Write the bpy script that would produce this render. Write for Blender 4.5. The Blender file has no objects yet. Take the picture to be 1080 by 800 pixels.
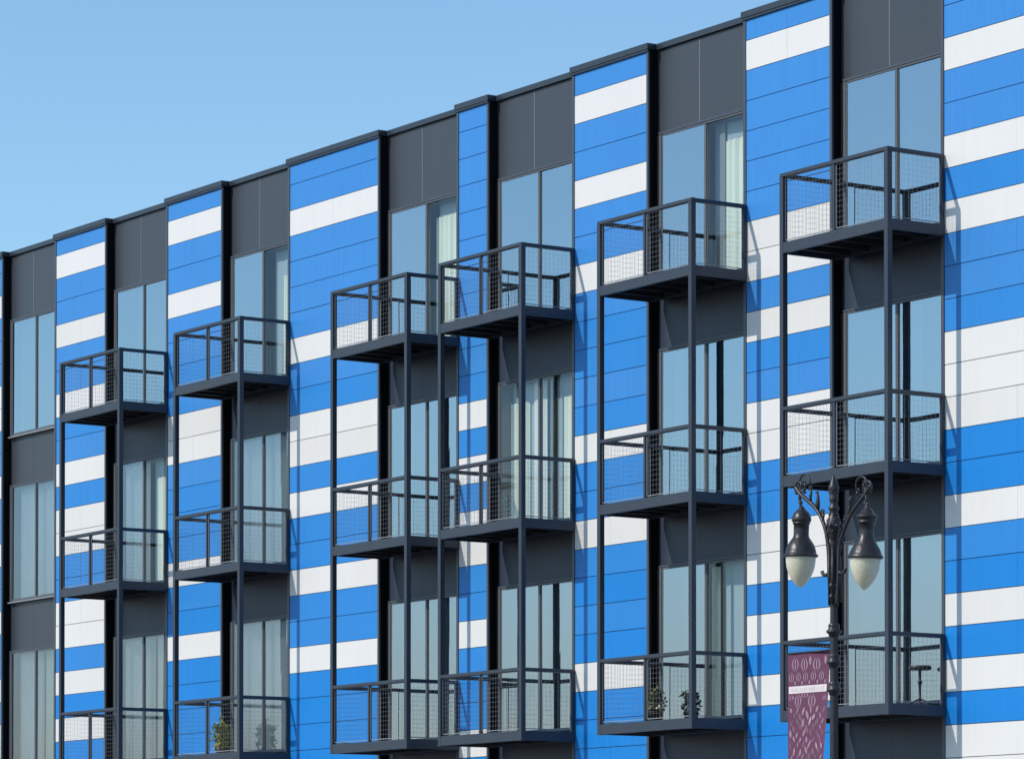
import bpy, math, random
from mathutils import Vector, Matrix
random.seed(7)
R = math.radians
scene = bpy.context.scene
col = scene.collection

# ------------------------------------------------------------------ materials
def newmat(name):
    m = bpy.data.materials.new(name); m.use_nodes = True
    nt = m.node_tree; b = nt.nodes['Principled BSDF']
    return m, nt, b

def paint(name, c, rough=.45, var=.06, scale=1.2, bump=.0, bscale=60, spec=.5, streak=0., metal=0., coat=0.):
    """painted surface with slow tonal drift, fine mottling and vertical weather streaks"""
    m, nt, b = newmat(name); N = nt.nodes; L = nt.links
    tc = N.new('ShaderNodeTexCoord')
    n1 = N.new('ShaderNodeTexNoise'); n1.inputs['Scale'].default_value = scale; n1.inputs['Detail'].default_value = 5
    n2 = N.new('ShaderNodeTexNoise'); n2.inputs['Scale'].default_value = 30; n2.inputs['Detail'].default_value = 3
    mp = N.new('ShaderNodeMapping'); mp.inputs['Scale'].default_value = (6, 6, .25)
    n3 = N.new('ShaderNodeTexNoise'); n3.inputs['Scale'].default_value = 3; n3.inputs['Detail'].default_value = 6
    L.new(tc.outputs['Object'], n1.inputs['Vector']); L.new(tc.outputs['Object'], n2.inputs['Vector'])
    L.new(tc.outputs['Object'], mp.inputs['Vector']); L.new(mp.outputs['Vector'], n3.inputs['Vector'])
    def mul(a, k):
        s = N.new('ShaderNodeMath'); s.operation = 'MULTIPLY_ADD'
        L.new(a, s.inputs[0]); s.inputs[1].default_value = k; s.inputs[2].default_value = -k*.5; return s.outputs[0]
    a = N.new('ShaderNodeMath'); a.operation = 'ADD'; L.new(mul(n1.outputs['Fac'], var*3), a.inputs[0]); L.new(mul(n2.outputs['Fac'], var*.8), a.inputs[1])
    a2 = N.new('ShaderNodeMath'); a2.operation = 'ADD'; L.new(a.outputs[0], a2.inputs[0]); L.new(mul(n3.outputs['Fac'], streak*3), a2.inputs[1])
    a3 = N.new('ShaderNodeMath'); a3.operation = 'ADD'; L.new(a2.outputs[0], a3.inputs[0]); a3.inputs[1].default_value = 1
    mx = N.new('ShaderNodeVectorMath'); mx.operation = 'SCALE'; mx.inputs[0].default_value = c; L.new(a3.outputs[0], mx.inputs['Scale'])
    L.new(mx.outputs[0], b.inputs['Base Color'])
    rr = N.new('ShaderNodeMath'); rr.operation = 'MULTIPLY_ADD'; L.new(n1.outputs['Fac'], rr.inputs[0]); rr.inputs[1].default_value = .2; rr.inputs[2].default_value = rough-.1
    L.new(rr.outputs[0], b.inputs['Roughness'])
    b.inputs['Specular IOR Level'].default_value = spec; b.inputs['Metallic'].default_value = metal
    b.inputs['Coat Weight'].default_value = coat
    if bump:
        bp = N.new('ShaderNodeBump'); bp.inputs['Strength'].default_value = bump; bp.inputs['Distance'].default_value = .01
        nb = N.new('ShaderNodeTexNoise'); nb.inputs['Scale'].default_value = bscale; L.new(tc.outputs['Object'], nb.inputs['Vector'])
        L.new(nb.outputs['Fac'], bp.inputs['Height']); L.new(bp.outputs[0], b.inputs['Normal'])
    return m

M = {}
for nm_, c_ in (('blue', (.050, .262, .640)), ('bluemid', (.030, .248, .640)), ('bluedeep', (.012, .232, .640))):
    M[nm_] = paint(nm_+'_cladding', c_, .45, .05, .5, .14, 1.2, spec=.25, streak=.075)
M['white'] = paint('white_cladding', (.82, .78, .725), .5, .022, .6, .08, 1.2, spec=.3, streak=.035)
M['whitedull'] = paint('white_cladding_dull', (.785, .745, .69), .55, .028, .6, .1, 1.2, spec=.3, streak=.035)
M['dark'] = paint('grey_panel', (.047, .052, .061), .42, .08, .7, .14, 1.5, streak=.09)
M['spandrel'] = paint('shaded_grey_panel', (.029, .041, .064), .45, .09, .7, .14, 1.5, streak=.09)  # parapet's grey paint again, with the shade under balconies put into its colour
M['joint'] = paint('joint_grey', (.10, .11, .13), .8, .05)  # plain dark grey behind the cladding joints and on the base
M['jointlight'] = paint('joint_trim', (.135, .14, .145), .5, .05)
M['trim'] = paint('edge_trim', (.060, .068, .085), .38, .05, 2)
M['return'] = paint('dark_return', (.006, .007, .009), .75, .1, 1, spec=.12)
M['coping'] = paint('coping_metal', (.026, .034, .045), .38, .06, 2)
M['steel'] = paint('balcony_steel', (.046, .056, .073), .42, .10, 3, .12, 40, streak=.05, spec=.28)
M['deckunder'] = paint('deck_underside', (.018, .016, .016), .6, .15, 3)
M['wire'] = paint('wire_mesh', (.28, .29, .30), .5, .05, 3)
M['frame'] = paint('window_frame', (.095, .10, .105), .4, .06, 2)
M['barblack'] = paint('reflection_black', (.014, .015, .017), .4, .08, 2)  # black of the added post reflection bars
M['sill'] = paint('sill_metal', (.26, .26, .26), .4, .05, 2)
M['room'] = paint('interior_wall', (.20, .20, .19), .8, .08, 1)
M['curtain'] = paint('curtain_cloth', (.88, .93, .80), .9, .04, 2)
M['sheer'] = paint('blind_cloth', (.27, .31, .34), .9, .08, 1.2, streak=.12)
M['roof'] = paint('roof_felt', (.12, .12, .12), .9, .1, 1)
M['cast'] = paint('cast_iron', (.040, .037, .038), .38, .25, 6, .5, 45, metal=.25)
M['bronze'] = paint('lamp_hood', (.040, .035, .034), .36, .3, 7, .45, 30, metal=.2)
M['pot'] = paint('clay_pot', (.46, .30, .16), .8, .12, 8)
M['darkpot'] = paint('dark_pot', (.03, .03, .03), .6, .12, 8)
M['leaf'] = paint('leaf_green', (.30, .34, .05), .6, .35, 14)
M['leafdark'] = paint('leaf_dark', (.024, .038, .014), .6, .35, 14)
M['leafdry'] = paint('leaf_dry', (.46, .30, .13), .7, .25, 14)
M['flower'] = paint('flower_white', (.8, .78, .74), .7, .05, 9)
M['tablemetal'] = paint('table_metal', (.02, .022, .022), .5, .1, 4)
M['purple'] = paint('banner_purple', (.155, .045, .092), .75, .10, 6, .35, 500, streak=.05)
M['pink'] = paint('banner_pattern', (.36, .225, .285), .8, .16, 20)
M['fleck'] = paint('banner_fleck', (.48, .36, .38), .8, .1, 20)
M['cream'] = paint('banner_band', (.80, .71, .68), .8, .04, 6)
M['bandmark'] = paint('band_lettering', (.64, .50, .54), .8, .04, 6)
M['asphalt'] = paint('asphalt', (.05, .05, .052), .9, .15, 2, .5, 120)
M['concrete'] = paint('concrete', (.34, .33, .31), .85, .08, 1.5, .3, 60)
M['earth'] = paint('ground', (.13, .12, .10), .95, .1, .2, .3, 10)
M['marking'] = paint('road_paint', (.7, .7, .66), .8, .1, 5)

def glass_mat(name, tint, refl, k1=1.2, k0=.20):
    m = bpy.data.materials.new(name); m.use_nodes = True; nt = m.node_tree; N = nt.nodes; L = nt.links
    N.clear(); out = N.new('ShaderNodeOutputMaterial')
    tr = N.new('ShaderNodeBsdfTransparent'); tr.inputs[0].default_value = (*tint, 1)
    gl = N.new('ShaderNodeBsdfGlossy'); gl.inputs['Roughness'].default_value = .015; gl.inputs[0].default_value = (*refl, 1)
    fr = N.new('ShaderNodeFresnel'); fr.inputs['IOR'].default_value = 2.3
    ma = N.new('ShaderNodeMath'); ma.operation = 'MULTIPLY_ADD'; ma.inputs[1].default_value = k1; ma.inputs[2].default_value = k0; ma.use_clamp = True
    mx = N.new('ShaderNodeMixShader')
    tc = N.new('ShaderNodeTexCoord'); nz = N.new('ShaderNodeTexNoise'); nz.inputs['Scale'].default_value = 1.3; nz.inputs['Detail'].default_value = 1
    bp = N.new('ShaderNodeBump'); bp.inputs['Strength'].default_value = .25; bp.inputs['Distance'].default_value = .004
    L.new(tc.outputs['Object'], nz.inputs['Vector']); L.new(nz.outputs['Fac'], bp.inputs['Height']); L.new(bp.outputs[0], gl.inputs['Normal'])
    L.new(fr.outputs[0], ma.inputs[0]); L.new(ma.outputs[0], mx.inputs[0]); L.new(tr.outputs[0], mx.inputs[1]); L.new(gl.outputs[0], mx.inputs[2]); L.new(mx.outputs[0], out.inputs[0])
    return m
M['glass'] = glass_mat('window_glass', (.90, .96, .92), (.84, .93, .99))
M['softglass'] = glass_mat('soft_glass', (.97, .99, .99), (.88, .94, 1.0), .85, .07)
M['clearglass'] = glass_mat('clear_glass', (.97, .99, .97), (.9, .95, 1.0), .45, .0)
M['sheerpale'] = paint('pale_blind_cloth', (.80, .86, .84), .9, .07, 1.2, streak=.06)
M['shade'] = paint('blue_grey_shade_fill', (.42, .54, .60), .9, .05, 1.2)  # cloth added behind clear panes; header shadow and bluish tone in its colour
def globe_mat():
    m, nt, b = newmat('frosted_globe'); N = nt.nodes; L = nt.links
    tc = N.new('ShaderNodeTexCoord'); v = N.new('ShaderNodeTexNoise'); v.inputs['Scale'].default_value = 55; v.inputs['Detail'].default_value = 2
    L.new(tc.outputs['Object'], v.inputs['Vector'])
    rp = N.new('ShaderNodeValToRGB'); rp.color_ramp.elements[0].color = (.66, .60, .44, 1); rp.color_ramp.elements[0].position = .3
    rp.color_ramp.elements[1].color = (.86, .80, .62, 1); rp.color_ramp.elements[1].position = .75
    L.new(v.outputs['Fac'], rp.inputs[0]); L.new(rp.outputs[0], b.inputs['Base Color'])
    b.inputs['Roughness'].default_value = .3
    b.inputs['Subsurface Weight'].default_value = .95; b.inputs['Subsurface Radius'].default_value = (1, 1, .9); b.inputs['Subsurface Scale'].default_value = .16
    bp = N.new('ShaderNodeBump'); bp.inputs['Strength'].default_value = .25; bp.inputs['Distance'].default_value = .01
    L.new(v.outputs['Fac'], bp.inputs['Height']); L.new(bp.outputs[0], b.inputs['Normal'])
    return m
M['globe'] = globe_mat()

# ------------------------------------------------------------------ mesh builder
class MB:
    def __init__(s): s.v = []; s.f = []; s.m = []; s.mats = []; s.sm = []
    def mi(s, mat):
        if mat not in s.mats: s.mats.append(mat)
        return s.mats.index(mat)
    def add(s, vs, fs, mat, smooth=False):
        o = len(s.v); s.v += [tuple(v) for v in vs]; k = s.mi(mat)
        for f in fs: s.f.append([o+i for i in f]); s.m.append(k); s.sm.append(smooth)
    def box(s, x0, x1, y0, y1, z0, z1, mat):
        vs = [(x, y, z) for z in (z0, z1) for y in (y0, y1) for x in (x0, x1)]
        s.add(vs, [(0, 2, 3, 1), (4, 5, 7, 6), (0, 1, 5, 4), (2, 6, 7, 3), (0, 4, 6, 2), (1, 3, 7, 5)], mat)
    def quad(s, pts, mat): s.add(pts, [tuple(range(len(pts)))], mat)
    def tube(s, pts, r, mat, n=8, caps=True):
        pts = [Vector(p) for p in pts]; rr = r if isinstance(r, (list, tuple)) else [r]*len(pts)
        rings = []; up = Vector((.13, .31, .94)).normalized(); fs = []; vs = []
        for i, p in enumerate(pts):
            t = (pts[min(i+1, len(pts)-1)]-pts[max(i-1, 0)]).normalized()
            a = t.cross(up)
            if a.length < .1: a = t.cross(Vector((1, 0, 0)))
            a.normalize(); b = t.cross(a).normalized()
            for k in range(n):
                th = 2*math.pi*k/n; vs.append(p+(a*math.cos(th)+b*math.sin(th))*rr[i])
        for i in range(len(pts)-1):
            for k in range(n):
                fs.append((i*n+k, i*n+(k+1) % n, (i+1)*n+(k+1) % n, (i+1)*n+k))
        if caps: fs.append(tuple(reversed(range(n)))); fs.append(tuple((len(pts)-1)*n+k for k in range(n)))
        s.add(vs, fs, mat, True)
    def lathe(s, prof, mat, c=(0, 0, 0), n=24, flute=0):
        vs = []; fs = []
        for r, z in prof:
            for k in range(n):
                th = 2*math.pi*k/n; q = r*(1-flute*(k % 2))
                vs.append((c[0]+q*math.cos(th), c[1]+q*math.sin(th), c[2]+z))
        for i in range(len(prof)-1):
            for k in range(n): fs.append((i*n+k, i*n+(k+1) % n, (i+1)*n+(k+1) % n, (i+1)*n+k))
        s.add(vs, fs, mat, True)
    def build(s, name, parent=None, bevel=0, loc=None):
        me = bpy.data.meshes.new(name); me.from_pydata(s.v, [], s.f)
        for mt in s.mats: me.materials.append(M[mt])
        for p, k, sm in zip(me.polygons, s.m, s.sm): p.material_index = k; p.use_smooth = sm
        me.update(); o = bpy.data.objects.new(name, me); col.objects.link(o)
        if parent: o.parent = parent
        if loc: o.location = loc
        if bevel:
            b = o.modifiers.new('bevel', 'BEVEL'); b.width = bevel; b.segments = 2; b.limit_method = 'ANGLE'
        return o

def tag(o, label=None, cat=None, group=None, kind=None):
    if label: o['label'] = label
    if cat: o['category'] = cat
    if group: o['group'] = group
    if kind: o['kind'] = kind
    return o
def empty(name, loc=(0, 0, 0), parent=None):
    o = bpy.data.objects.new(name, None); col.objects.link(o); o.location = loc; o.empty_display_size = .3
    if parent: o.parent = parent
    return o
def copy_tree(o, parent=None):
    c = o.copy(); col.objects.link(c); c.parent = parent
    for ch in list(o.children): copy_tree(ch, c)
    return c

# ------------------------------------------------------------------ ground, street
g = MB(); g.box(-2500, 2500, -2500, 2500, -.3, -.154, 'earth')
tag(g.build('ground'), 'bare ground sheet around the street and building', 'ground', kind='structure')
g = MB(); g.box(-300, 300, -20, -6.35, -.18, -.15, 'asphalt')
tag(g.build('road'), 'dark asphalt street in front of the striped building', 'road', kind='structure')
g = MB()
for i in range(-40, 40): g.box(i*7, i*7+3, -13.25, -13.1, -.149, -.146, 'marking')
tag(g.build('road_marking'), 'broken white centre line on the asphalt street', 'road marking', kind='structure')
g = MB()
for i in range(-60, 60):
    g.box(i*1.8+.006, i*1.8+1.794, -6.18, -3.106, -.2, 0, 'concrete'); g.box(i*1.8+.006, i*1.8+1.794, -3.094, -.03, -.2, 0, 'concrete')
tag(g.build('sidewalk'), 'concrete slab pavement along the foot of the building', 'pavement', kind='structure')
g = MB(); g.box(-300, 300, -6.34, -6.19, -.2, .012, 'concrete')
tag(g.build('kerb'), 'pale concrete kerb between pavement and street', 'kerb', kind='structure')

# ------------------------------------------------------------------ the building
bld = empty('apartment_building', (12, 6, 0))
tag(bld, 'four storey apartment block clad in blue and white striped panels with dark steel balconies', 'building')
OFF = Vector((-12, -6, 0))
class PB(MB):            # parts of the building: built in world coordinates
    def build(s, name, parent=None, bevel=0):
        o = MB.build(s, name, parent or bld, bevel)
        if (parent or bld) == bld: o.location = OFF
        return o
ZT = 14.94; ZCAP = 15.04
# name, left, right edge of the blue field, first seam height, course height, white courses
bays = [
 ('Y', -13.25, -10.8, 14.61, .450, {2, 5, 6, 9, 12, 14, 15, 18, 20, 23, 27, 30}, None),
 ('A', -8.3, -2.36, 14.612, .451, {1, 5, 6, 9, 12, 15, 18, 20, 21, 24, 27, 30}, (-6.4, -4.4)),
 ('B', 0.0, 2.05, 14.612, .4505, {0, 3, 6, 9, 11, 12, 15, 16, 18, 20, 23, 26, 29}, (1.03,)),
 ('C', 4.52, 6.54, 14.605, .4525, {0, 3, 8, 9, 14, 17, 22, 25, 28, 30}, (5.5,)),
 ('D', 8.97, 11.93, 14.576, .4515, {1, 6, 9, 10, 12, 15, 18, 23, 26, 30}, (10.45,)),
 ('E', 14.43, 15.29, 14.572, .4455, {10, 12, 14, 15, 18, 22, 24, 27, 31}, ()),
 ('F', 17.77, 19.73, 14.580, .4450, {0, 3, 6, 12, 15, 20, 24, 27, 30}, (18.75,)),
 ('G', 22.22, 24.22, 14.611, .4460, {0, 6, 7, 9, 12, 13, 16, 17, 19, 21, 25, 28, 30}, (23.2,)),
 ('H', 26.72, 30.9, 14.689, .4500, {2, 5, 7, 11, 12, 13, 16, 19, 21, 23, 24, 27, 29}, (28.22, 29.7)),
 ('I', 33.4, 37.4, 14.61, .450, {1, 4, 6, 9, 12, 13, 16, 19, 22, 25, 28}, (34.9, 36.4)),
]
TL, TR = .065, .032
for nm, L_, R_, z0, c, whites, seams in bays:
    xl, xr = L_-TL, R_+TR
    b = PB()
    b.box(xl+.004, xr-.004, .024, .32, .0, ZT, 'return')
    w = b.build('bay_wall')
    # cladding: each course a board with a real gap
    p = MB(); xs = [L_] + list(seams or ()) + [R_-.024]
    n = -1
    while True:
        zt = ZT-.004 if n < 0 else z0-c*n-.0055
        zb = z0-c*(n+1)+.0055
        if zb < .35: zb = .35
        if zt - zb > .05:
            mat = random.choice(('white', 'white', 'whitedull')) if n in whites else ('blue', 'bluemid', 'bluedeep')[min(2, max(0, int(n/9.+random.uniform(-.35, .55))))]  # paler blue towards the top: sky reflection put into the base colour
            for i in range(len(xs)-1):
                a = xs[i]+(.0008 if i else 0); e = xs[i+1]-(.0008 if i < len(xs)-2 else 0)
                dy = random.uniform(-.0015, .0015)
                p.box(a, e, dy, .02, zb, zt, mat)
        n += 1
        if z0-c*n < .4: break
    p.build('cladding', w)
    t = MB()
    t.box(xl, L_-.002, -.014, .325, .0, ZT+.001, 'trim')
    t.box(R_-.022, xr, -.014, .022, .0, ZT+.001, 'trim')
    t.box(xl+.01, xr-.01, -.006, .30, .0, .35, 'joint')
    t.build('edge_trim', w, .004)
    # joint backing lies just behind the boards
    k = MB(); k.box(L_, R_-.023, .0205, .0235, .35, ZT, 'joint'); k.build('joint_backing', w)
    cp = MB(); cp.box(xl-.02, xr+.02, -.045, .60, ZT+.005, ZCAP, 'coping'); cp.box(xl-.012, xr+.012, -.034, -.016, ZT-.03, ZT+.005, 'coping')
    for q_ in ([xl+(xr-xl)*.5] if xr-xl > 1.5 else []): cp.box(q_-.02, q_+.02, -.0475, .60, ZT+.003, ZCAP+.0025, 'coping')
    cp.build('coping', w, .004)

opens = []
for i in range(len(bays)-1):
    opens.append((bays[i][2]+TR, bays[i+1][1]-TL))
# col index 0 is the one without balconies at the left edge of the photo
COLS = {-1: opens[0], 0: opens[1], 1: opens[2], 2: opens[3], 3: opens[4], 4: opens[5], 5: opens[6], 6: opens[7], 7: opens[8]}
HEAD = [13.63, 10.33, 7.03, 3.73]
YP = .165                       # parapet panel face
YS = .172                       # lower spandrel and window frames
def wavy(mb, x0, x1, y, z0, z1, mat, amp=.02, pitch=.16):
    n = max(6, int((x1-x0)/.02)); vs = []; fs = []
    for i in range(n+1):
        x = x0+(x1-x0)*i/n; yy = y+amp*math.sin(2*math.pi*x/pitch)+amp*.4*math.sin(2*math.pi*x/(pitch*2.7))
        vs += [(x, yy, z0), (x, yy, z1)]
    for i in range(n): fs.append((2*i, 2*i+2, 2*i+3, 2*i+1))
    mb.add(vs, fs, mat, True)

# what hangs behind the glass: (column, floor) -> list of (from, to, material, bottom fraction) along the opening
CUR = {(0, 0): [(.02, .98, 'sheer')], (0, 1): [(.02, .98, 'sheer')], (0, 2): [(.02, .55, 'sheer'), (.6, .98, 'curtain')],
       (1, 0): [(.3, .46, 'sheer')], (1, 1): [(.10, .52, 'sheer'), (.62, .98, 'curtain')], (1, 2): [(.03, .60, 'sheer'), (.64, .98, 'curtain')],
       (2, 0): [(.72, .98, 'curtain')], (2, 1): [(.05, .98, 'sheer')], (2, 2): [(.04, .98, 'sheer')],
       (3, 0): [(.55, .98, 'curtain')], (3, 1): [(.04, .24, 'sheer')], (3, 2): [(.03, .98, 'sheer')],
       (4, 0): [], (4, 1): [(.06, .30, 'curtain'), (.36, .52, 'sheerpale'), (.56, .62, 'sheerpale'), (.70, .90, 'curtain')], (4, 2): [(.03, .98, 'sheer')],
       (5, 0): [(.64, .98, 'curtain'), (.54, .64, 'sheer')], (5, 1): [(.1, .2, 'sheer')], (5, 2): [(.5, .62, 'curtain'), (.2, .3, 'sheer')],
       (6, 0): [(.52, .58, 'sheer')], (6, 1): [(.32, .46, 'sheer'), (.55, .68, 'sheer')], (6, 2): [(.03, .98, 'sheer')],
       (-1, 1): [(.5, .98, 'sheer')], (7, 1): [(.1, .5, 'curtain')]}
CLEAR = {(5, 0, True): .30, (3, 0, True): .24, (2, 0, True): .5, (1, 1, True): .35, (4, 1, False): .3, (4, 1, True): .35, (5, 2, True): .05}  # clear panes; value cuts the curtain top to imitate the header's shadow
BAR = {(3, 1): .60, (4, 1): .66, (4, 2): .62, (5, 1): .58, (5, 2): .66, (3, 2): .56, (5, 0): None}  # dark bars modelled to stand for corner post reflections in the glass
for ci, (x0, x1) in COLS.items():
    xm = (x0+x1)/2-.115; xk = (x0+x1)/2+.10
    balc = 1 <= ci <= 6
    # parapet panel
    b = PB()
    b.box(x0+.002, xm-.016, YP, .34, 13.665, ZT, 'dark'); b.box(xm+.016, x1-.002, YP, .34, 13.665, ZT, 'dark')
    b.box(xm-.0155, xm+.0155, YP-.003, .33, 13.667, ZT, 'jointlight')
    w = b.build('parapet_panel', bevel=.002)
    y_d = .098; t = MB(); t.box(x0+.105, x1-.001, y_d, .33, 13.628, 13.662, 'trim'); t.build('drip_trim', w, .003)
    t = MB(); t.box(x0-.02+.025, x1-.005, YP-.05, .60, ZT+.003, ZCAP-.004, 'coping'); t.build('coping', w, .004)
    for fl in range(4):
        top = HEAD[fl]-.006
        if fl < 3:
            bot = HEAD[fl]-(2.30 if not balc else 2.375)
            nb = HEAD[fl+1]
            # spandrel below this window
            s = PB()
            mt = 'spandrel' if balc else 'dark'; gp_ = .0004 if balc else .0015  # balcony columns take the grey with shade already in its colour
            s.box(x0+.002, xm-gp_, YS, .34, nb+.03, bot-.006, mt); s.box(xm+gp_, x1-.002, YS, .34, nb+.03, bot-.006, mt)
            sp = s.build('spandrel', bevel=.002)
            y_d = .098; t = MB(); t.box(x0+.105, x1-.001, y_d, .33, nb-.002, nb+.028, 'trim'); t.build('drip_trim', sp, .003)
            if not balc:
                t = MB(); t.box(x0+.06, x1-.001, y_d-.02, YS-.002, bot-.03, bot-.004, 'sill'); t.build('sill', sp, .003)
        else:
            bot = .30
        # window frame: outer frame, centre mullion, sliding leaf on the right set further in
        f = PB(); y0, y1 = .105, .335
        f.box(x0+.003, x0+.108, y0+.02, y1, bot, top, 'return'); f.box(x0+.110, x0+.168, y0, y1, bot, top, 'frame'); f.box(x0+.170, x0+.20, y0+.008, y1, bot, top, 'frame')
        f.box(x1-.07, x1-.003, y0, y1, bot, top, 'frame')
        f.box(x0+.202, x1-.072, y0, y1, top-.028, top, 'frame'); f.box(x0+.202, x1-.072, y0, y1, bot, bot+.05, 'frame')
        win = f.build('window', bevel=.003)
        # door leaf frames
        lf = MB()
        lf.box(xk-.035, xk+.020, y0+.004, y0+.04, bot+.052, top-.030, 'frame')
        lf.box(xk+.022, xk+.040, y0+.018, y0+.05, bot+.052, top-.030, 'frame')
        if fl == 3: lf.box(x0+.202, x1-.072, y0+.003, y0+.011, 2.55, 2.62, 'frame')
        lf.build('mullion', win, .003)
        bar = BAR.get((ci, fl))
        if bar:
            q = MB(); xb = x0+(x1-x0)*bar
            q.box(xb, xb+.055, .175, .215, bot+.052, top-.030, 'barblack'); q.build('post_reflection_bar', win)
        for a, e, yy in ((x0+.202, xk-.037, y0+.012), (xk+.042, x1-.072, y0+.026)):
            z_a, z_b = bot+.051, top-.029
            gq = MB(); tl = random.uniform(-.002, .002)
            gq.quad([(a, yy+tl, z_a), (e, yy, z_a), (e, yy+tl*.5, z_b), (a, yy-tl*.5, z_b)], 'clearglass' if (ci, fl, a > xm) in CLEAR else 'softglass' if ci < 3 and fl in (1, 2) else 'glass'); gq.build('pane', win)
        for cu in CUR.get((ci, fl), []):
            right = cu[0] > .45; drop = CLEAR.get((ci, fl, right), 0) if cu[2] == 'curtain' else 0
            cm = MB(); wavy(cm, x0+(x1-x0)*cu[0], x0+(x1-x0)*cu[1], .30, bot+.04, top-.01-drop, 'sheerpale' if cu[2] == 'sheer' and ci < 3 and fl in (1, 2) else cu[2], .022 if cu[2] == 'curtain' else .008); cm.build('curtain', win)
        for right in (False, True):
            if (ci, fl, right) in CLEAR:
                a, e = (xk+.05, x1-.04) if right else (x0+.15, xk-.02)
                cm = MB(); wavy(cm, a, e, .345, bot+.03, top-.01, 'shade', .006, .5); cm.build('header_shade_fill', win)  # added cloth, seen above the cut curtain as the header's shadow

# inner structure: party walls, floor slabs, rear, roof
s = PB()
XL, XR = bays[0][1]-TL+.02, bays[-1][2]+TR-.02
for nm, L_, R_, *_r in bays: s.box(L_-.02, R_-.0, .34, 4.2, .05, 14.8, 'room')
for z in (.0, 3.83, 7.13, 10.43, 13.72):
    s.box(XL+.05, XR-.05, .345, 4.25, z, z+.22 if z else .3, 'room')
s.box(XL+.03, XR-.03, 4.26, 14, 0, 14.79, 'room')
s.build('interior_wall')
s = PB(); s.box(XL, XR, .62, 14.1, 14.80, 14.92, 'roof'); s.build('roof')
s = PB(); s.box(XL-.01, XL+.018, .34, 14.1, 0, ZT, 'dark'); s.box(XR-.018, XR+.01, .34, 14.1, 0, ZT, 'dark'); s.box(XL+.02, XR-.02, 14.12, 14.3, 0, ZT, 'dark')
s.build('end_wall')

# ------------------------------------------------------------------ balconies (local origin: right wall corner at deck top)
BW, D = 2.325, .987; PS = .0375; H = .977
def balcony_proto():
    b = MB(); zt, zb = 0, -.155
    b.box(-BW-PS, PS, -D-PS, -D+PS-.03, zb, zt, 'steel')            # front channel
    b.box(-BW-PS, -BW+PS-.03, -D+PS-.028, -.002, zb+.001, zt-.001, 'steel')
    b.box(PS-.045, PS-.003, -D+PS-.028, -.02, zb+.001, zt-.001, 'steel')
    b.box(-BW-PS+.047, PS-.047, -.06, -.018, zb+.002, zt-.03, 'steel')       # ledger
    b.box(-BW-PS+.047, PS-.06, -.016, .21, zb+.06, zt-.018, 'steel')        # threshold
    x = -BW
    for i in range(5):
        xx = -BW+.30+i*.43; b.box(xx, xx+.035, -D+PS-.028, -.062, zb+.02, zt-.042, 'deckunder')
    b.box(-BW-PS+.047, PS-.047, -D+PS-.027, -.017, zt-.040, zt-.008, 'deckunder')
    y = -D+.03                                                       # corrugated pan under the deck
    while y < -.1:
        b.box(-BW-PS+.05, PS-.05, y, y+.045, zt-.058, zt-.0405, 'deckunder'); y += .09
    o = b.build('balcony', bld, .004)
    r = MB(); rt = H; rh = .052
    r.box(-BW-PS, PS, -D-PS-.002, -D+PS+.002, rt-rh, rt, 'steel')
    r.box(-BW-.028, -BW+.028, -D+PS+.004, .102, rt-rh-.001, rt-.001, 'steel')
    r.box(-.028, .028, -D+PS+.004, -.018, rt-rh-.001, rt-.001, 'steel')
    r.box(-BW/2-.024, -BW/2+.024, -D-.028, -D+.028, .0, rt-rh, 'steel')      # middle post
    r.box(-.025, .025, -.070, -.020, .0, rt-rh-.002, 'steel')
    r.build('railing', o, .004)
    def wires(p0, p1, flip=False):
        w = MB(); p0 = Vector(p0); p1 = Vector(p1); d = p1-p0; ln = d.length; t = d.normalized(); zb_, zt_ = .03, rt-rh-.004
        h = .0010; nrm = Vector((-t.y, t.x, 0))
        n = max(1, round(ln/.075)); m = round((zt_-zb_)/.075)
        def bar(a, c_, wd, up):
            a = Vector(a); c_ = Vector(c_); u = up*wd; v = nrm*wd
            vs = [a-u-v, a+u-v, a+u+v, a-u+v, c_-u-v, c_+u-v, c_+u+v, c_-u+v]
            w.add(vs, [(0, 1, 2, 3), (4, 7, 6, 5), (0, 4, 5, 1), (1, 5, 6, 2), (2, 6, 7, 3), (3, 7, 4, 0)], 'wire')
        for i in range(n+1):
            q = p0+d*i/n; hh = .005 if i in (0, n) else h; bar(q+Vector((0, 0, zb_)), q+Vector((0, 0, zt_)), hh, t)
        for j in range(m+1):
            z = zb_+(zt_-zb_)*j/m; hh = .006 if j in (0, m) else h
            bar(p0+Vector((0, 0, z))+nrm*.0055, p1+Vector((0, 0, z))+nrm*.0055, hh, Vector((0, 0, 1)))
        return w.build('wire_panel', o)
    wires((-BW+PS+.01, -D, 0), (-BW/2-.035, -D, 0)); wires((-BW/2+.035, -D, 0), (-PS-.01, -D, 0))
    wires((0, -D+PS+.01, 0), (0, -.08, 0)); wires((-BW, -D+PS+.01, 0), (-BW, -.066, 0))
    return o
DECK = [11.215, 7.915, 4.615]
RX = {1: 4.508, 2: 8.958, 3: 14.418, 4: 17.758, 5: 22.208, 6: 26.708}
proto = None
for ci, rx in RX.items():
    for z in DECK:
        if proto is None: proto = balcony_proto(); o = proto
        else: o = copy_tree(proto, bld)
        o.location = Vector((rx, 0, z))+OFF
    for px in (rx-BW, rx):
        zt_ = DECK[0]+H-.052-.002
        # posts run unbroken past the three decks
        q = PB(); q.box(px-PS-.003, px+PS+.003, -D-PS-.004, -D+PS+.004, DECK[2]-.16, zt_, 'steel'); q.build('support_post', bevel=.004)

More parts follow.
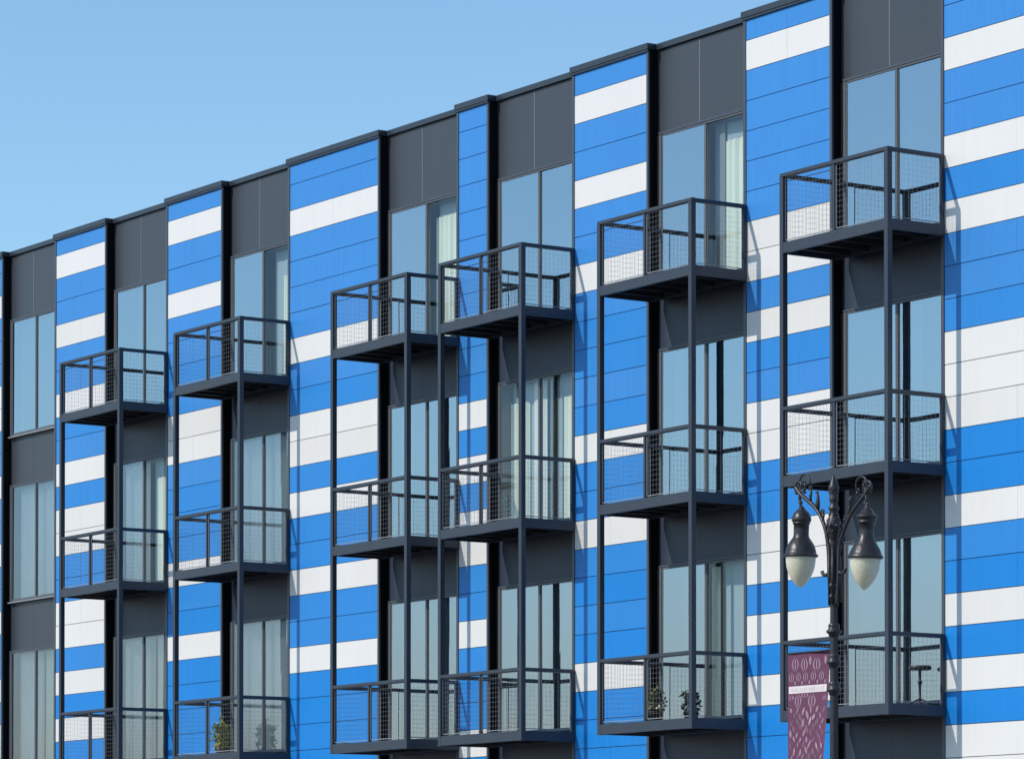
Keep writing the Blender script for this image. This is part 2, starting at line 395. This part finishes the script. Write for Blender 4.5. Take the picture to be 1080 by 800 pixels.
# ------------------------------------------------------------------ street lamp
LX, LY = 31.33, -5.60
lamp = empty('street_lamp', (LX, LY, 0))
tag(lamp, 'black cast iron street lamp with two hanging teardrop globes on curved arms', 'street lamp')
p = MB()
p.lathe([(.0, 0), (.24, 0), (.24, .12), (.20, .16), (.17, .32), (.15, .7), (.11, .8), (.12, .86), (.085, .95), (.062, 1.4)], 'cast')
p.lathe([(.062, 1.4), (.054, 3.6), (.050, 4.9), (.045, 5.6), (.040, 6.35)], 'cast', n=20, flute=.13)
p.build('pole', lamp)
p = MB()
for z, r in ((5.10, .092), (4.735, .085), (4.405, .085)):
    p.lathe([(.05, z-.07), (.062, z-.055), (.066, z-.03), (r, z-.012), (r, z+.012), (.07, z+.025), (.066, z+.06), (.072, z+.075), (.05, z+.10)], 'cast')
for z in (5.52, 5.65): p.lathe([(.04, z-.04), (.062, z-.02), (.066, z), (.058, z+.02), (.04, z+.045)], 'cast')
p.build('collar', lamp)
p = MB()
p.lathe([(.04, 6.18), (.055, 6.22), (.062, 6.26), (.078, 6.30), (.090, 6.36), (.085, 6.42), (.064, 6.47), (.050, 6.50), (.048, 6.54), (.064, 6.56), (.066, 6.585), (.048, 6.60), (.044, 6.64), (.056, 6.67), (.058, 6.69), (.050, 6.71), (.054, 6.76), (.062, 6.80), (.066, 6.825), (.055, 6.85), (.048, 6.87), (.044, 6.89), (.028, 6.93), (.012, 6.965), (.0, 6.985)], 'cast', n=20)
for k in range(7):
    a = k*2*math.pi/7
    for zz, rr, q in ((6.36, .088, .026), (6.43, .072, .018), (6.29, .074, .018), (6.50, .054, .015), (6.76, .055, .011)):
        p.lathe([(0, -q), (q*.7, -q*.7), (q, 0), (q*.7, q*.7), (0, q)], 'cast', (rr*math.cos(a+zz*9), rr*math.sin(a+zz*9), zz), 8)
p.build('finial', lamp)
def arc(pts, n=18):
    # Catmull-Rom through control points
    P = [Vector(q) for q in pts]; P = [2*P[0]-P[1]]+P+[2*P[-1]-P[-2]]; out = []
    for i in range(1, len(P)-2):
        for k in range(n//3+1 if i < len(P)-3 else n//3+2):
            t = k/(n//3+1)
            a, b_, c_, d_ = P[i-1], P[i], P[i+1], P[i+2]
            out.append(.5*((2*b_)+(c_-a)*t+(2*a-5*b_+4*c_-d_)*t*t+(3*b_-a-3*c_+d_)*t*t*t))
    return out
def spiral(cx, cz, r0, r1, a0, a1, n=16, y=0):
    return [(cx+(r0+(r1-r0)*i/n)*math.cos(a0+(a1-a0)*i/n), y, cz+(r0+(r1-r0)*i/n)*math.sin(a0+(a1-a0)*i/n)) for i in range(n+1)]
for sd, zoff, xe in ((-1, 0, .64), (1, -.115, .60)):
    a = MB(); z = zoff
    a.tube(arc([(sd*.05, 0, 5.40), (sd*.085, 0, 5.75), (sd*.10, 0, 6.08), (sd*.17, 0, 6.36+z), (sd*.34, 0, 6.60+z), (sd*xe, 0, 6.80+z), (sd*(xe+.10), 0, 6.90+z)]), .026, 'cast', 8)
    a.tube([(sd*.10, .03, 5.45), (sd*.07, .03, 6.0)], .02, 'cast'); a.tube([(sd*.03, -.045, 5.42), (sd*.035, -.045, 6.15)], .017, 'cast')
    pts = [(sd*q[0], q[1], q[2]) for q in spiral(xe-.08, 6.93+z*1.15, .115, .10, R(-100), R(200))]; a.tube(pts, .013, 'cast', 6)
    pts = [(sd*q[0], q[1], q[2]) for q in spiral(xe+.03, 6.89+z, .09, .03, R(-60), R(290))]; a.tube(pts, .015, 'cast', 6)
    a.tube([(sd*.30, 0, 6.58+z), (sd*.31, 0, 6.66+z), (sd*.30, 0, 6.74+z), (sd*.325, 0, 6.80+z)], [.02, .03, .016, .022], 'cast', 8)
    for ux, uz, hh_ in ((.44, 6.70, .15), (.20, 6.42, .13), (.56, 6.80, .13)):
        a.tube([(sd*ux, 0, uz+z), (sd*(ux+.012), 0, uz+z+hh_*.4), (sd*(ux-.012), 0, uz+z+hh_*.75), (sd*(ux+.01), 0, uz+z+hh_)], [.013, .020, .012, .017], 'cast', 8)
        pts = [(sd*(ux+q[0]), q[1], uz+z+hh_+q[2]) for q in spiral(.02, 0, .035, .012, R(180), R(-160), 10)]; a.tube(pts, .010, 'cast', 6)
    pts = [(sd*q[0], q[1], q[2]) for q in spiral(.17, 5.86, .09, .03, R(200), R(480))]; a.tube([(sd*.07, 0, 5.78)]+pts[:9], .023, 'cast', 6)
    a.tube(arc([(sd*xe, 0, 6.85+z), (sd*(xe+.02), 0, 6.75+z), (sd*xe, 0, 6.66+z), (sd*xe, 0, 6.58+z)]), [.018]*30 if False else .02, 'cast', 8)
    for kz in (6.62, 6.70): a.lathe([(.012, -.02), (.032, 0), (.012, .02)], 'cast', (sd*xe, 0, kz+z), 12)
    a.build('arm', lamp)
    S = 1/88.3
    hd = MB()
    prof = [(0, 53), (2.5, 51.5), (3, 50), (5.5, 47.5), (8.5, 44.5), (10, 41), (10.6, 38), (10.4, 36), (8.8, 35), (9.6, 34.2), (9.6, 33.4), (8.4, 32.6), (8.2, 27), (8.2, 21), (8.9, 18.5), (10.8, 16), (13.2, 12.5), (15.1, 8.5), (16.3, 4.5), (16.7, 2), (17.4, 1), (18.8, 0), (18.8, -1.4), (17.2, -2.2), (15.6, -2.0)]
    if sd > 0:      # the right hand hood carries a vent collar and a taller neck
        prof = [(0, 57), (1.6, 56), (2.6, 53.5), (1.9, 52), (4, 50), (6.5, 47), (8.6, 43.8), (11.6, 42.6), (12, 41), (9.6, 39.5), (9.4, 36.5), (10.2, 35.8), (9.2, 34.8), (7.7, 34), (7.5, 27), (7.9, 22), (9.6, 17), (12.3, 12.2), (14.8, 8.2), (16.4, 4.5), (17.2, 1.8), (19, 0), (19, -1.4), (17.2, -2.2), (15.6, -2.0)]
    hd.lathe([(r*S, q*S) for r, q in prof], 'bronze', n=32)
    hobj = hd.build('lamp_hood', lamp); hobj.location = (sd*xe-.0, 0, 6.065+z)
    hobj.rotation_euler = (0, R(2.0) if sd < 0 else R(3.5), 0)
    gl = MB()
    gp = [(15.8, -2.1), (16.0, -4), (15.8, -8), (15.1, -13), (13.6, -18), (11.4, -23), (8.6, -27.5), (5.8, -30.5), (4.6, -31.8), (2.8, -33.4), (.9, -34.6), (0, -35)]
    gl.lathe([(r*S, q*S) for r, q in gp], 'globe', n=32)
    gl.build('globe', hobj)

# ------------------------------------------------------------------ banner on the lamp pole
ban = empty('street_banner', (LX, LY, 4.88))
tag(ban, 'purple street banner with pale leaf pattern and white band hung on the lamp pole', 'banner')
BWD, BTOP, BH = .79, 0.0, 1.95
def bpt(u, v, off=0.):
    """u 0..1 from outer to pole edge, v 0..1 down the banner"""
    x = -.905+BWD*u
    y = -.135*(v**1.2)*(u**1.5)*.70+.030*math.sin(3.1*v+1.5*u)*u + .006*math.sin(9*u+2*v)
    z = BTOP-BH*v-.02*(1-u)*0 + .045*(u)*0
    return Vector((x, y-off, z))
def bmesh_patch(mb, us, vs_, mat, off):
    vv = [bpt(u, v, off) for v in vs_ for u in us]; n = len(us)
    mb.add(vv, [(j*n+i, j*n+i+1, (j+1)*n+i+1, (j+1)*n+i) for j in range(len(vs_)-1) for i in range(n-1)], mat, True)
m = MB(); bmesh_patch(m, [i/16 for i in range(17)], [i/40 for i in range(41)], 'purple', 0); cloth = m.build('cloth', ban)
m = MB(); bmesh_patch(m, [.03+.92*i/16 for i in range(17)], [.202+.045*i/3 for i in range(4)], 'cream', .004); band = m.build('band', ban)
m = MB(); rnd = random.Random(3)
u = .09
for k in range(15):                       # faint worn lettering on the band, too blurred to read
    if k == 8: u += .035; m.build('lettering', band); m = MB()
    w_ = .026
    for seg in rnd.sample([((0, 0), (0, 1)), ((1, 0), (1, 1)), ((0, 0), (1, 0)), ((0, 1), (1, 1)), ((0, .5), (1, .5)), ((0, 0), (1, 1))], 3):
        (a, c_), (b_, d_) = seg; tu, tv = .006, .0022
        P = [(u+w_*a-tu/2, .214+.021*c_), (u+w_*a+tu/2, .214+.021*c_+tv), (u+w_*b_+tu/2, .214+.021*d_+tv), (u+w_*b_-tu/2, .214+.021*d_)]
        m.quad([bpt(q[0], q[1], .0065) for q in P], 'bandmark')
    u += .052
m.build('lettering', band)
m = MB()
def lens(uc, vc, wu, hv, mat='pink', ring=True, tilt=0.):
    n = 10; Lp = []; Rp = []
    def P(a, b_): return bpt(min(.985, max(.015, uc+a+tilt*b_)), vc+b_, .004)
    steps = [(-1+2*i/n) for i in range(n+1)]
    if ring:
        for sgn in (-1, 1):
            for i in range(n):
                t0, t1 = steps[i], steps[i+1]
                w0, w1 = wu*(1-t0*t0), wu*(1-t1*t1)
                m.quad([P(sgn*w0, t0*hv), P(sgn*w0*.62, t0*hv), P(sgn*w1*.62, t1*hv), P(sgn*w1, t1*hv)], mat)
        for i in range(2, n-2):
            t0, t1 = steps[i], steps[i+1]; m.quad([P(-wu*.16, t0*hv), P(wu*.16, t0*hv), P(wu*.16, t1*hv), P(-wu*.16, t1*hv)], mat)
    else:
        for i in range(n):
            t0, t1 = steps[i], steps[i+1]; w0, w1 = wu*(1-t0*t0), wu*(1-t1*t1)
            m.quad([P(-w0, t0*hv), P(w0, t0*hv), P(w1, t1*hv), P(-w1, t1*hv)], mat)
for k, uc in enumerate((.19, .42, .70)): lens(uc, .068+.004*k, .085, .048)
for uc in (.56, .90): lens(uc, .05, .03, .03, ring=False)
for uc in (.10, .27, .45, .63, .81): lens(uc, .148, .06, .036)
for uc in (.18, .36, .54, .72, .9): lens(uc, .183, .022, .014, ring=False)
for uc, vc in ((.26, .295), (.60, .300), (.91, .285), (.43, .262), (.06, .272)): lens(uc, vc, .09 if uc < .8 else .05, .05 if uc < .8 and vc > .28 else .02)
row = 0; v = .355
while v < .985:
    for k in range(6):
        uc = .08+.165*k+(.08 if row % 2 else 0)
        if uc > .96: continue
        hv = rnd.uniform(.016, .034)
        lens(uc+rnd.uniform(-.02, .02), v+rnd.uniform(-.008, .008), rnd.uniform(.018, .034), hv, ring=rnd.random() < .45, tilt=rnd.choice((-1, 1))*rnd.uniform(.2, 1.4), mat='pink' if rnd.random() < .93 else 'fleck')
    v += .036; row += 1
m.build('leaf_pattern', cloth)
m = MB(); m.tube([(-.93, 0, .006), (-.02, 0, .006)], .012, 'cast'); m.tube([(-.93, 0, -BH-.0), (-.02, 0, -BH)], .012, 'cast'); m.build('bracket', ban)

# ------------------------------------------------------------------ things on the balconies
def plant(name, loc, h, w, pot, label, cat='potted plant', n=170, leaf='leaf', flowers=0, seed=1, stalk=0, pr=.12, ph=.2):
    rd = random.Random(seed); t = empty(name, loc); tag(t, label, cat)
    q = MB(); q.lathe([(0, 0), (pr*.72, 0), (pr*.95, ph*.9), (pr*1.06, ph*.9), (pr*1.06, ph), (pr*.92, ph), (pr*.88, ph*.88), (0, ph*.88)], pot, n=16); q.build('pot', t)
    s_ = MB()
    for k in range(9):
        a = rd.uniform(0, 6.28); e = rd.uniform(.2, .8)*w
        s_.tube([(0, 0, ph*.8), (e*.4*math.cos(a), e*.4*math.sin(a), ph+(h-ph)*.5), (e*math.cos(a), e*math.sin(a), h*rd.uniform(.75, .97))], [.008, .006, .003], 'leafdry', 5)
    if stalk: s_.tube([(0, 0, ph), (.015, .01, h*.8), (.0, 0, h+stalk)], [.01, .008, .003], 'leaf', 5)
    s_.build('stem', t)
    lf = MB()
    def leafq(c, L, wd, mat):
        d = Vector((rd.gauss(0, 1), rd.gauss(0, 1), rd.gauss(.25, 1))).normalized(); sd_ = d.cross(Vector((rd.gauss(0, 1), rd.gauss(0, 1), rd.gauss(0, 1)))).normalized()
        c = Vector(c); lf.quad([c, c+d*L*.5+sd_*wd, c+d*L, c+d*L*.5-sd_*wd], mat)
    for k in range(n):
        a = rd.uniform(0, 6.28); zz = rd.uniform(0, 1); rad = w*math.sqrt(rd.random())*(1-.35*abs(zz-.45)); 
        mat = leaf if rd.random() < .70 else 'leafdry' if leaf == 'leaf' else 'leaf'
        leafq((rad*math.cos(a), rad*math.sin(a), ph*.9+(h-ph)*zz), rd.uniform(.05, .10), rd.uniform(.012, .024), mat)
    if stalk:
        for k in range(26): leafq((rd.uniform(-.02, .02), rd.uniform(-.02, .02), h*.8+(stalk+h*.2)*rd.random()), .07, .014, leaf)
    for k in range(flowers):
        a = rd.uniform(0, 6.28); leafq((w*.9*math.cos(a), w*.9*math.sin(a), ph+rd.uniform(.02, .12)), .05, .02, 'flower')
    lf.build('foliage', t)
    return t
plant('potted_plant', (7.12, -.34, DECK[2]), .58, .17, 'pot', 'yellow green leafy plant on the lowest balcony of the second stack from the left', leaf='leaf', n=420, seed=4, stalk=.17, pr=.10, ph=.14)
plant('potted_plant', (20.22, -.22, DECK[2]), .55, .15, 'darkpot', 'dark leafy plant with small white flowers on the lowest balcony of the fifth stack', leaf='leafdark', n=260, flowers=12, seed=9)
POTG = 'small clay pots on the top balconies'
for x, lb in ((2.20, 'small tan clay pot on the top balcony of the leftmost stack'), (6.70, 'small tan clay pot on the top balcony, second stack from the left'), (15.45, 'small tan clay pot on the top balcony of the fourth stack')):
    t = empty('clay_pot', (x+.03, -.10, DECK[0])); tag(t, lb, 'pot', POTG)
    q = MB(); q.lathe([(0, 0), (.040, 0), (.058, .09), (.066, .09), (.066, .115), (.052, .115), (.048, .09), (0, .09)], 'pot', n=14); q.build('pot_body', t)
    q = MB(); rd = random.Random(int(x*10))
    for k in range(30):
        a = rd.uniform(0, 6.28); c = Vector((.04*math.cos(a)*rd.random(), .04*math.sin(a)*rd.random(), .09)); d = Vector((rd.gauss(0, .5), rd.gauss(0, .5), 1)).normalized()*rd.uniform(.04, .09); s2 = d.cross(Vector((rd.random(), rd.random(), .1))).normalized()*.008
        q.quad([c-s2, c+s2, c+d], 'leafdry')
    q.build('dry_stems', t)
t = empty('side_table', (26.33, -.13, DECK[2])); tag(t, 'small dark round pedestal table by the glass door of the lowest right balcony', 'table')
q = MB(); q.lathe([(0, .50), (.15, .50), (.16, .515), (.16, .545), (.15, .555), (0, .555)], 'tablemetal', n=24); q.build('tabletop', t)
q = MB(); q.lathe([(.02, .50), (.02, .36), (.035, .33), (.018, .28), (.018, .06), (.05, .03), (.05, .02)], 'tablemetal', n=12)
for k in range(3):
    a = k*2.094+.4; q.tube([(0, 0, .10), (.1*math.cos(a), .1*math.sin(a), .06), (.2*math.cos(a), .2*math.sin(a), .01)], .014, 'tablemetal', 6)
q.build('pedestal', t)

# ------------------------------------------------------------------ world and sun
SUN = Vector((-.30, -.97, .78)).normalized()
el = math.asin(SUN.z); az = math.atan2(SUN.x, SUN.y)
w = bpy.data.worlds.new('World'); scene.world = w; w.use_nodes = True
nt = w.node_tree; bg = nt.nodes['Background']
sky = nt.nodes.new('ShaderNodeTexSky'); sky.sky_type = 'NISHITA'; sky.sun_disc = False
sky.sun_elevation = el; sky.sun_rotation = az; sky.altitude = 0; sky.air_density = 1.0; sky.dust_density = .2; sky.ozone_density = 2.0
tint = nt.nodes.new('ShaderNodeVectorMath'); tint.operation = 'MULTIPLY'
tcw = nt.nodes.new('ShaderNodeTexCoord'); sep = nt.nodes.new('ShaderNodeSeparateXYZ'); rmp = nt.nodes.new('ShaderNodeValToRGB')   # dims the low sky, added to darken the lower windows' reflections
nt.links.new(tcw.outputs['Generated'], sep.inputs[0]); nt.links.new(sep.outputs[2], rmp.inputs[0]); rmp.color_ramp.interpolation = 'EASE'
e0, e1 = rmp.color_ramp.elements; e0.position = .02; e0.color = (.72, .70, .79, 1); e1.position = .15; e1.color = (.965, 1.16, 1.23, 1)
nt.links.new(rmp.outputs[0], tint.inputs[1])
nt.links.new(sky.outputs[0], tint.inputs[0]); nt.links.new(tint.outputs[0], bg.inputs[0]); bg.inputs[1].default_value = .14
sl = bpy.data.lights.new('sun', 'SUN'); sl.energy = 3.0; sl.angle = R(.53); sl.color = (1, .955, .89)
so = bpy.data.objects.new('sun', sl); col.objects.link(so); so.location = (0, -20, 30); so.rotation_euler = SUN.to_track_quat('Z', 'Y').to_euler()

# ------------------------------------------------------------------ camera
cd = bpy.data.cameras.new('camera'); cam = bpy.data.objects.new('camera', cd); col.objects.link(cam); scene.camera = cam
cam.location = (67.84, -34.55, 1.6); cam.rotation_euler = (R(90+1.078), 0, R(56.343))
cd.sensor_width = 36; cd.sensor_fit = 'HORIZONTAL'; cd.lens = 4106.6/1080*36
cd.shift_x = 1.6/1080; cd.shift_y = 497.6/1080
cd.clip_start = .5; cd.clip_end = 6000

scene.render.engine = 'CYCLES'
scene.view_settings.view_transform = 'Standard'; scene.view_settings.look = 'None'; scene.view_settings.exposure = 0; scene.view_settings.gamma = 1
scene.cycles.max_bounces = 8; scene.cycles.transparent_max_bounces = 12
